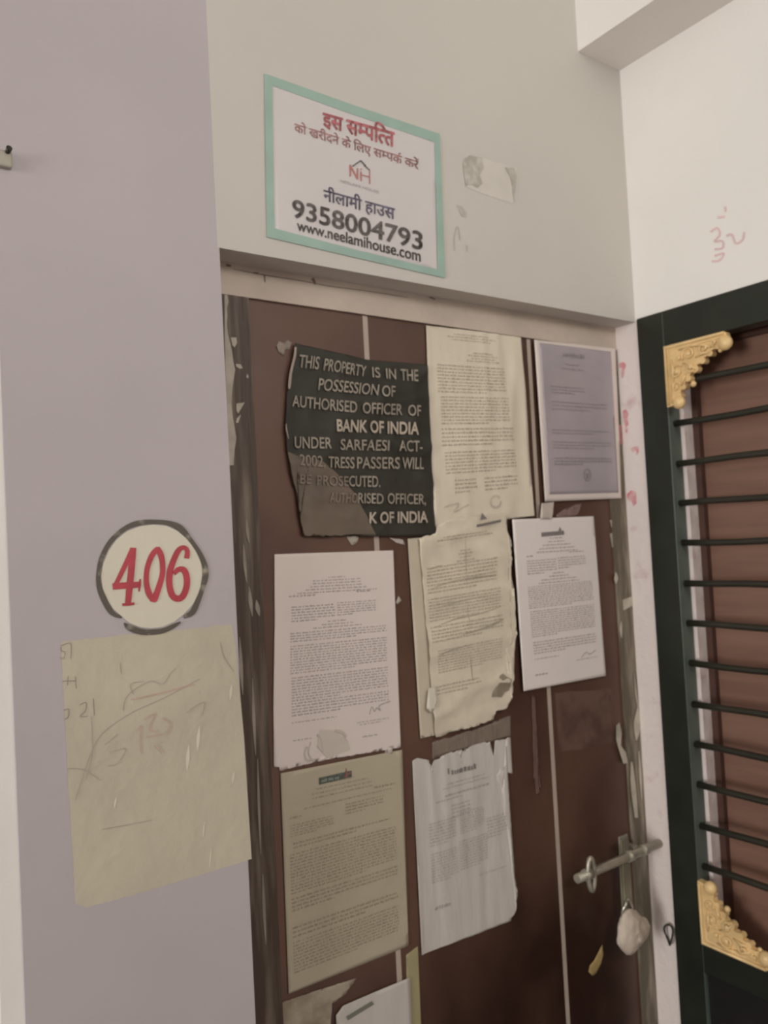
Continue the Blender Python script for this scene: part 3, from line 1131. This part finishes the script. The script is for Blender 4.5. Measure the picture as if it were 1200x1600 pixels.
def lay(mk, f, r):
    centred(mk, f, .47, (.36, .5, .4), .03, .014, .006, r)
    centred(mk, f, .58, (.2, .3, .24, .34), .12, .014, .007, r)
    para(mk, f, .10, .80, .18, .33, 9, r)
    para(mk, f, .12, .82, .34, .49, 9, r)
    para(mk, f, .12, .85, .50, .60, 5, r)
    para(mk, f, .14, .86, .62, .74, 7, r)
    para(mk, f, .22, .45, .76, .84, 4, r)
    para(mk, f, .52, .86, .76, .84, 4, r)


s, f = doc('paper_notice', 'tall wrinkled cream paper right of the black bank notice', q, q, PC, d, 0.0015, INKC, lay, 21)
STAMP = mat('faded stamp ink', (0.60, 0.525, 0.42), 0.7, 0.1, 80)
mark(s, f, STAMP, 0.0015, d, lambda k: k.stroke([(.62 + .05 * math.cos(t), .90 + .03 * math.sin(t)) for t in [i * .7 for i in range(9)]], .012), 'stamp')
mark(s, f, STAMP, 0.0015, d, lambda k: k.stroke([(.10, .90), (.25, .89), (.2, .93), (.35, .90)], .008), 'signature')

# --- purple printed sheet in a white margin
d = gentle(0.001, 3)
q = [(830, 532), (957, 546), (966, 779), (847, 784)]
s = sheet('paper_notice', q, PW, DY, d, 0.0068)
tag(s, 'purple-grey printed sheet with white margin at the upper right of the door', 'paper', 'notices on the door')
pf = sheet('printed_area', [(837, 537), (949, 551), (961, 770), (853, 773)], PP, DY, d, 0.0074, s)
f = quadmap([(837, 537), (949, 551), (961, 770), (853, 773)])
mk = Marks()
r = random.Random(4)
words(mk, f, .32, .62, .075, .03, r, .9)
centred(mk, f, .45, (.2, .3), .13, .03, .01, r)
para(mk, f, .12, .6, .27, .33, 3, r, .009)
para(mk, f, .12, .9, .37, .44, 3, r, .008)
para(mk, f, .1, .92, .56, .6, 2, r, .008)
para(mk, f, .1, .92, .64, .70, 3, r, .008)
para(mk, f, .1, .92, .75, .81, 3, r, .012, .5)
mk.stroke([f(.56 + .045 * math.cos(t), .875 + .04 * math.sin(t)) for t in [i * math.pi / 5 for i in range(11)]], 2)
mk.line(f(.56, .86), f(.56, .90), 4)
printed(mk, s, INKP, DY, 0.0080, d)

# --- white paper on the left
d = gentle(0.0012, 6)
q = [(428, 866), (613, 860), (625, 1167), (427, 1201)]


def lay(mk, f, r):
    centred(mk, f, .52, (.14, .40, .40, .44, .52, .66), .122, .014, .006, r)
    words(mk, f, .12, .34, .205, .010, r)
    words(mk, f, .68, .80, .200, .008, r)
    para(mk, f, .14, .50, .245, .325, 6, r, last=.6)
    para(mk, f, .52, .84, .240, .31, 6, r, last=.4)
    centred(mk, f, .52, (.16, .26, .40), .335, .014, .006, r)
    para(mk, f, .13, .92, .37, .42, 4, r)
    para(mk, f, .13, .92, .43, .57, 11, r, last=.66)
    para(mk, f, .14, .92, .58, .70, 9, r, last=.5)
    para(mk, f, .14, .92, .70, .77, 5, r, last=.5)
    words(mk, f, .14, .5, .80, .005, r)
    words(mk, f, .66, .92, .845, .005, r)
    words(mk, f, .68, .86, .857, .005, r)
    words(mk, f, .15, .3, .885, .006, r)
    words(mk, f, .70, .82, .92, .008, r)


s, f = doc('paper_notice', 'white typed paper with a torn clear-taped bottom edge below the bank notice', [(428, 866), (613, 860), (619, 1010), (625, 1167, 't'), (560, 1178, 't'), (520, 1184, 't'), (497, 1189, 't'), (436, 1204), (435, 1198), (427, 1198), (426, 1100), (428, 980)],
           q, PW, d, 0.0012, INK, lay, 31, jag=0.7)
mark(s, f, INK, 0.0012, d, lambda k: k.stroke([(.76, .81), (.78, .775), (.80, .80), (.82, .785), (.85, .80), (.84, .775), (.93, .76)], .006), 'signature')
mark(s, f, mat('beige torn patch', (0.68, 0.60, 0.52), 0.7), 0.0012, d, lambda k: k.poly([(.36, .85), (.46, .86), (.58, .92), (.6, .97), (.42, .99), (.34, .93)]), 'torn_patch')
mark(s, f, mat('beige glue stain', (0.61, 0.53, 0.46), 0.7), 0.0012, d, lambda k: (k.stroke([(.26, .92), (.24, .95), (.26, .985), (.32, .99)], .012), k.stroke([(.29, .90), (.27, .95), (.30, .99)], .01),
                                                                                   k.stroke([(.48, .865), (.54, .88), (.57, .905)], .016), k.stroke([(.34, .87), (.37, .9), (.38, .96)], .01)), 'glue_stain')

# --- crumpled cream paper in the middle, on an older sheet
d0 = gentle(0.0006, 8)
s = sheet('paper_notice', [(635, 842), (700, 836), (712, 1120), (708, 1140, 't'), (680, 1148, 't'), (655, 1153)], mat('old cream under paper', (0.62, 0.535, 0.42), 0.65, 0.06, 14), DY, d0, 0.0030, jag=.8, seed=12)
tag(s, 'older cream sheet whose left edge shows beneath the crumpled cream paper', 'paper', 'notices on the door')
d = ridged(0.0034, 4.5, 24, 2.2)
q = [(650, 838), (792, 818), (800, 1080), (668, 1110)]


def lay(mk, f, r):
    centred(mk, f, .5, (.5, .62), .03, .016, .008, r)
    centred(mk, f, .5, (.12, .16, .12, .2), .12, .02, .008, r)
    para(mk, f, .06, .84, .18, .34, 8, r)
    para(mk, f, .06, .86, .36, .50, 8, r)
    para(mk, f, .06, .88, .52, .62, 5, r)
    para(mk, f, .12, .86, .66, .80, 9, r)
    para(mk, f, .08, .6, .86, .92, 3, r)


s, f = doc('paper_notice', 'crumpled cream paper with torn right edge in the middle of the door',
           [(650, 842, 't'), (676, 833), (679, 822), (700, 810), (740, 806), (786, 803, 't'), (792, 850, 't'), (794, 900, 't'), (801, 985, 't'), (797, 1010, 't'), (786, 1012, 't'), (788, 1048, 't'), (797, 1068, 't'), (796, 1090, 't'), (787, 1106, 't'), (768, 1112, 't'),
            (767, 1124, 't'), (740, 1133, 't'), (705, 1142, 't'), (676, 1150), (672, 1110), (664, 1000), (656, 900)], q, PC2, d, 0.0048, INKC, lay, 41, 1.6)
mark(s, f, mat('dark paste stain', (0.30, 0.245, 0.18), 0.7, scale=45, col2=(0.44, 0.37, 0.28), lo=.45, hi=.7), 0.0048, d,
     lambda k: k.poly([(.72, 1.0), (.74, .965), (.80, .93), (.82, .885), (.86, .875), (.90, .90), (.945, .92), (.955, .955), (.93, .985), (.88, .99), (.84, 1.015), (.78, 1.005)]), 'paste_stain')
CD = mat('darker crease line', (0.45, 0.385, 0.295), 0.7, 0.15, 90)  # darker tapered strokes drawn along the folds
for pts in ([(.505, .02, .001), (.50, .2, .006), (.495, .34, .001)], [(.495, .42, .001), (.49, .5, .006), (.50, .58, .001)], [(.50, .72, .001), (.50, .80, .009), (.505, .9, .001)],
            [(.12, .53, .001), (.35, .505, .009), (.6, .50, .007), (.9, .475, .001)], [(.35, .605, .001), (.62, .59, .012), (.76, .575, .016), (.88, .555, .004)],
            [(.10, .31, .001), (.3, .29, .008), (.6, .285, .008), (.82, .29, .001)], [(.08, .20, .001), (.16, .19, .008), (.24, .185, .001)], [(.2, .42, .001), (.5, .405, .006), (.7, .40, .001)],
            [(.1, .70, .001), (.3, .675, .007), (.55, .67, .001)]):
    mark(s, f, CD, 0.0048, d, lambda k: k.stroke(pts), 'crease_line')
mark(s, f, INKD, 0.0048, d, lambda k: (k.poly([(.62, -.02), (.9, -.03), (.9, -.015), (.62, -.005)]), k.poly([(.66, -.045), (.69, -.085), (.74, -.045)])), 'letterhead')

# --- white paper on the right
d = gentle(0.001, 11)
q = [(795, 812), (922, 807), (941, 1055), (813, 1079)]


def lay(mk, f, r):
    centred(mk, f, .52, (.16, .2, .34, .44, .5), .125, .02, .008, r)
    words(mk, f, .66, .86, .215, .007, r)
    words(mk, f, .14, .22, .225, .010, r)
    para(mk, f, .14, .5, .24, .33, 6, r, last=.6)
    para(mk, f, .52, .86, .235, .31, 5, r, last=.4)
    centred(mk, f, .52, (.14, .24, .44, .5), .335, .018, .008, r)
    para(mk, f, .13, .92, .395, .53, 11, r, last=.66)
    para(mk, f, .14, .92, .54, .70, 12, r, last=.4)
    para(mk, f, .15, .92, .72, .80, 5, r, last=.5)
    words(mk, f, .15, .45, .83, .006, r)
    words(mk, f, .66, .92, .875, .006, r)
    words(mk, f, .15, .3, .925, .012, r)


s, f = doc('paper_notice', 'bright white typed paper right of the crumpled cream paper', q, q, PWR, d, 0.0075, INK, lay, 51)
mark(s, f, INKD, 0.0075, d, lambda k: (k.poly([(.34, .085), (.62, .08), (.62, .105), (.34, .11)]), k.poly([(.55, .08), (.575, .055), (.59, .08)])), 'letterhead')
mark(s, f, INK, 0.0075, d, lambda k: k.stroke([(.72, .86), (.78, .835), (.82, .85), (.9, .83)], .006), 'signature')

# --- beige paper lower left
d = gentle(0.0010, 15)
q = [(437, 1208), (627, 1171), (637, 1477), (450, 1552)]


def lay(mk, f, r):
    centred(mk, f, .5, (.2, .42, .5, .5), .088, .02, .006, r)
    words(mk, f, .76, .93, .165, .012, r)
    words(mk, f, .18, .9, .185, .006, r)
    words(mk, f, .06, .16, .215, .010, r)
    para(mk, f, .52, .84, .20, .26, 4, r, last=.5)
    para(mk, f, .06, .42, .24, .30, 5, r, last=.6)
    words(mk, f, .08, .88, .335, .009, r)
    words(mk, f, .08, .62, .352, .009, r)
    para(mk, f, .05, .93, .37, .56, 13, r)
    para(mk, f, .05, .93, .57, .64, 4, r, last=.4)
    para(mk, f, .05, .93, .70, .76, 3, r)
    para(mk, f, .05, .93, .77, .92, 10, r, last=.6)


s, f = doc('paper_notice', 'beige typed paper with a green letterhead at the lower left of the door', q, q, PB, d, 0.0016, INKB, lay, 61)
mark(s, f, HEAD, 0.0016, d, lambda k: (k.poly([(.31, .055), (.58, .052), (.58, .083), (.31, .087)])), 'letterhead')
mark(s, f, mat('pale letterhead print', (0.34, 0.38, 0.31), 0.6), 0.0021, d, lambda k: words(k, lambda a, b: (a, b), .33, .48, .078, .014, random.Random(2), .6), 'letterhead_print')
mark(s, f, mat('red letterhead star', (0.30, 0.13, 0.11), 0.6), 0.0021, d, lambda k: (k.poly([(.52, .08), (.535, .03), (.55, .08)]), k.poly([(.50, .075), (.57, .055), (.57, .066)])), 'letterhead_star')

# --- grey white torn paper lower middle
d = ridged(0.0012, 26, 1.6, 7.7)
q = [(643, 1188), (790, 1152), (806, 1432), (657, 1491)]


def lay(mk, f, r):
    centred(mk, f, .55, (.4, .5), .17, .02, .006, r)
    words(mk, f, .32, .8, .23, .010, r)
    words(mk, f, .22, .5, .25, .008, r)
    centred(mk, f, .48, (.2, .2, .2, .2), .29, .02, .009, r)
    para(mk, f, .14, .42, .34, .47, 8, r)
    para(mk, f, .46, .72, .33, .45, 9, r)
    para(mk, f, .74, .95, .40, .52, 7, r)
    para(mk, f, .14, .42, .50, .66, 11, r)
    para(mk, f, .44, .74, .48, .64, 11, r)
    words(mk, f, .64, .92, .70, .006, r)
    words(mk, f, .16, .32, .80, .018, r)


s, f = doc('paper_notice', 'greyish white torn paper with ragged right side at the lower middle of the door',
           [(643, 1189, 't'), (651, 1184), (668, 1187, 't'), (673, 1206), (677, 1186, 't'), (715, 1172), (718, 1184), (721, 1170, 't'), (764, 1158), (770, 1182), (772, 1157, 't'), (796, 1152), (799, 1208, 't'), (780, 1200, 't'), (773, 1214, 't'),
            (783, 1240, 't'), (787, 1285, 't'), (797, 1300, 't'), (797, 1340, 't'), (800, 1378, 't'), (806, 1390, 't'), (803, 1425, 't'), (796, 1438), (657, 1491), (650, 1350), (646, 1260)], q, PG, d, 0.0016, INK, lay, 71, 2.0)
mark(s, f, INKD, 0.0016, d, lambda k: (words(k, lambda a, b: (a, b), .40, .66, .125, .03, random.Random(8), .85), k.poly([(.36, .115), (.375, .115), (.375, .085), (.36, .085)])), 'letterhead')

# --- residue strip between the two middle papers
s = sheet('adhesive_strip', [(675, 1160, 't'), (740, 1140, 't'), (797, 1118), (797, 1150), (735, 1168, 't'), (675, 1186)],
          mat('grey brown adhesive', (0.24, 0.185, 0.145), 0.5, 0.25, 30, stretch=(3, 1, 1)), DY, gentle(.0004, 2), 0.0008, jag=1.2, seed=4)
tag(s, 'grey-brown adhesive strip between the crumpled cream and torn greyish papers', 'adhesive residue')

# --- bits of tape and torn scraps
def scrap(name, label, out, m, eps, seed=1, cat='scrap', disp=None):
    o = sheet(name, out, m, DY, disp or gentle(0.0006, seed), eps, jag=0.8, seed=seed)
    return tag(o, label, cat)


TAPE = mat('milky tape', (0.62, 0.53, 0.47), 0.3, 0.1, 40, spec=0.6)
scrap('tape_scrap', 'whitish tape piece above the bright white paper', [(840, 787), (859, 785, 't'), (856, 812), (838, 812)], TAPE, 0.0090, 2, 'tape')
scrap('tape_scrap', 'shiny clear tape piece under the purple sheet', [(868, 806, 't'), (880, 796, 't'), (908, 786), (904, 800, 't'), (896, 809), (872, 810)], mat('clear tape', (0.30, 0.20, 0.18), 0.2, 0.2, 60, spec=0.8), 0.0009, 3, 'tape')
scrap('paper_scrap', 'pale torn tip under the bottom of the black bank notice', [(541, 838), (560, 838, 't'), (557, 848, 't'), (549, 852, 't')], PLASTER, 0.0009, 4)
scrap('paper_scrap', 'pale torn flake at upper left of the black bank notice', [(431, 541, 't'), (435, 533, 't'), (443, 536, 't'), (449, 531, 't'), (456, 536, 't'), (452, 546, 't'), (445, 547, 't'), (443, 557, 't'), (436, 552, 't')], mat('grey flake', (0.30, 0.25, 0.20), .7, .2, 60), 0.0009, 5)
scrap('paper_scrap', 'small pale torn flake under the right end of the bank notice', [(608, 840, 't'), (628, 843, 't'), (632, 852, 't'), (618, 848, 't')], TAPE, 0.0009, 6)
scrap('tape_scrap', 'tiny tape piece bridging the white and beige papers', [(604, 1168), (611, 1167), (612, 1177), (605, 1178)], TAPE, 0.0026, 7, 'tape')
scrap('paper_scrap', 'pale fleck between the white paper and the crumpled paper', [(622, 931), (627, 938), (621, 944), (618, 942)], PLASTER, 0.0009, 8)
scrap('peeled_strip', 'peeled brown strip hanging beside the inlay below the white paper', [(830, 1086, 't'), (834, 1088), (838, 1170, 't'), (843, 1235, 't'), (838, 1245, 't'), (833, 1215, 't'), (835, 1150)],
      mat('peeled brown strip', (0.16, 0.095, 0.07), .6, .2, 40), 0.0012, 9, 'peeled strip')
scrap('paper_scrap', 'white folded paper sliver at left of the crumpled cream paper', [(663, 1075), (672, 1072, 't'), (675, 1100, 't'), (668, 1112), (660, 1105)], mat('sliver white', (0.72, 0.66, 0.55), .6), 0.0040 + .006, 10, 'scrap')
scrap('paper_scrap', 'yellowish paper strip below the corner of the beige paper', [(634, 1492), (652, 1478), (657, 1600), (664, 1800), (640, 1815)], mat('yellowish strip', (0.40, 0.35, 0.19), .6, .08, 20), 0.0009, 11, 'scrap')
scrap('paper_notice', 'white paper with dark heading at the bottom edge of the picture', [(523, 1585), (534, 1570), (580, 1550), (638, 1526), (652, 1850), (540, 1925)], PG, 0.0030, 12, 'paper')
o = bpy.data.objects['paper_notice.008'] if 'paper_notice.008' in bpy.data.objects else None
mk = Marks()
mk.poly([(538, 1586), (578, 1562), (582, 1567), (541, 1592)])
mk.lay('letterhead', mat('grey letterhead', (0.22, 0.22, 0.18), .6), 1, DY, 0.0040, [x for x in COL.objects if x.get('label', '').startswith('white paper with dark heading')][0], gentle(.0006, 12))
scrap('paper_scrap', 'brownish torn paper remains at the bottom left of the door', [(412, 1576, 't'), (440, 1566, 't'), (500, 1545, 't'), (556, 1528, 't'), (540, 1552, 't'), (518, 1568, 't'), (516, 1600), (516, 1640), (410, 1640)],
      mat('brown beige remains', (0.29, 0.225, 0.165), .7, scale=26, col2=(0.46, 0.39, 0.30), lo=.42, hi=.62), 0.0009, 13)
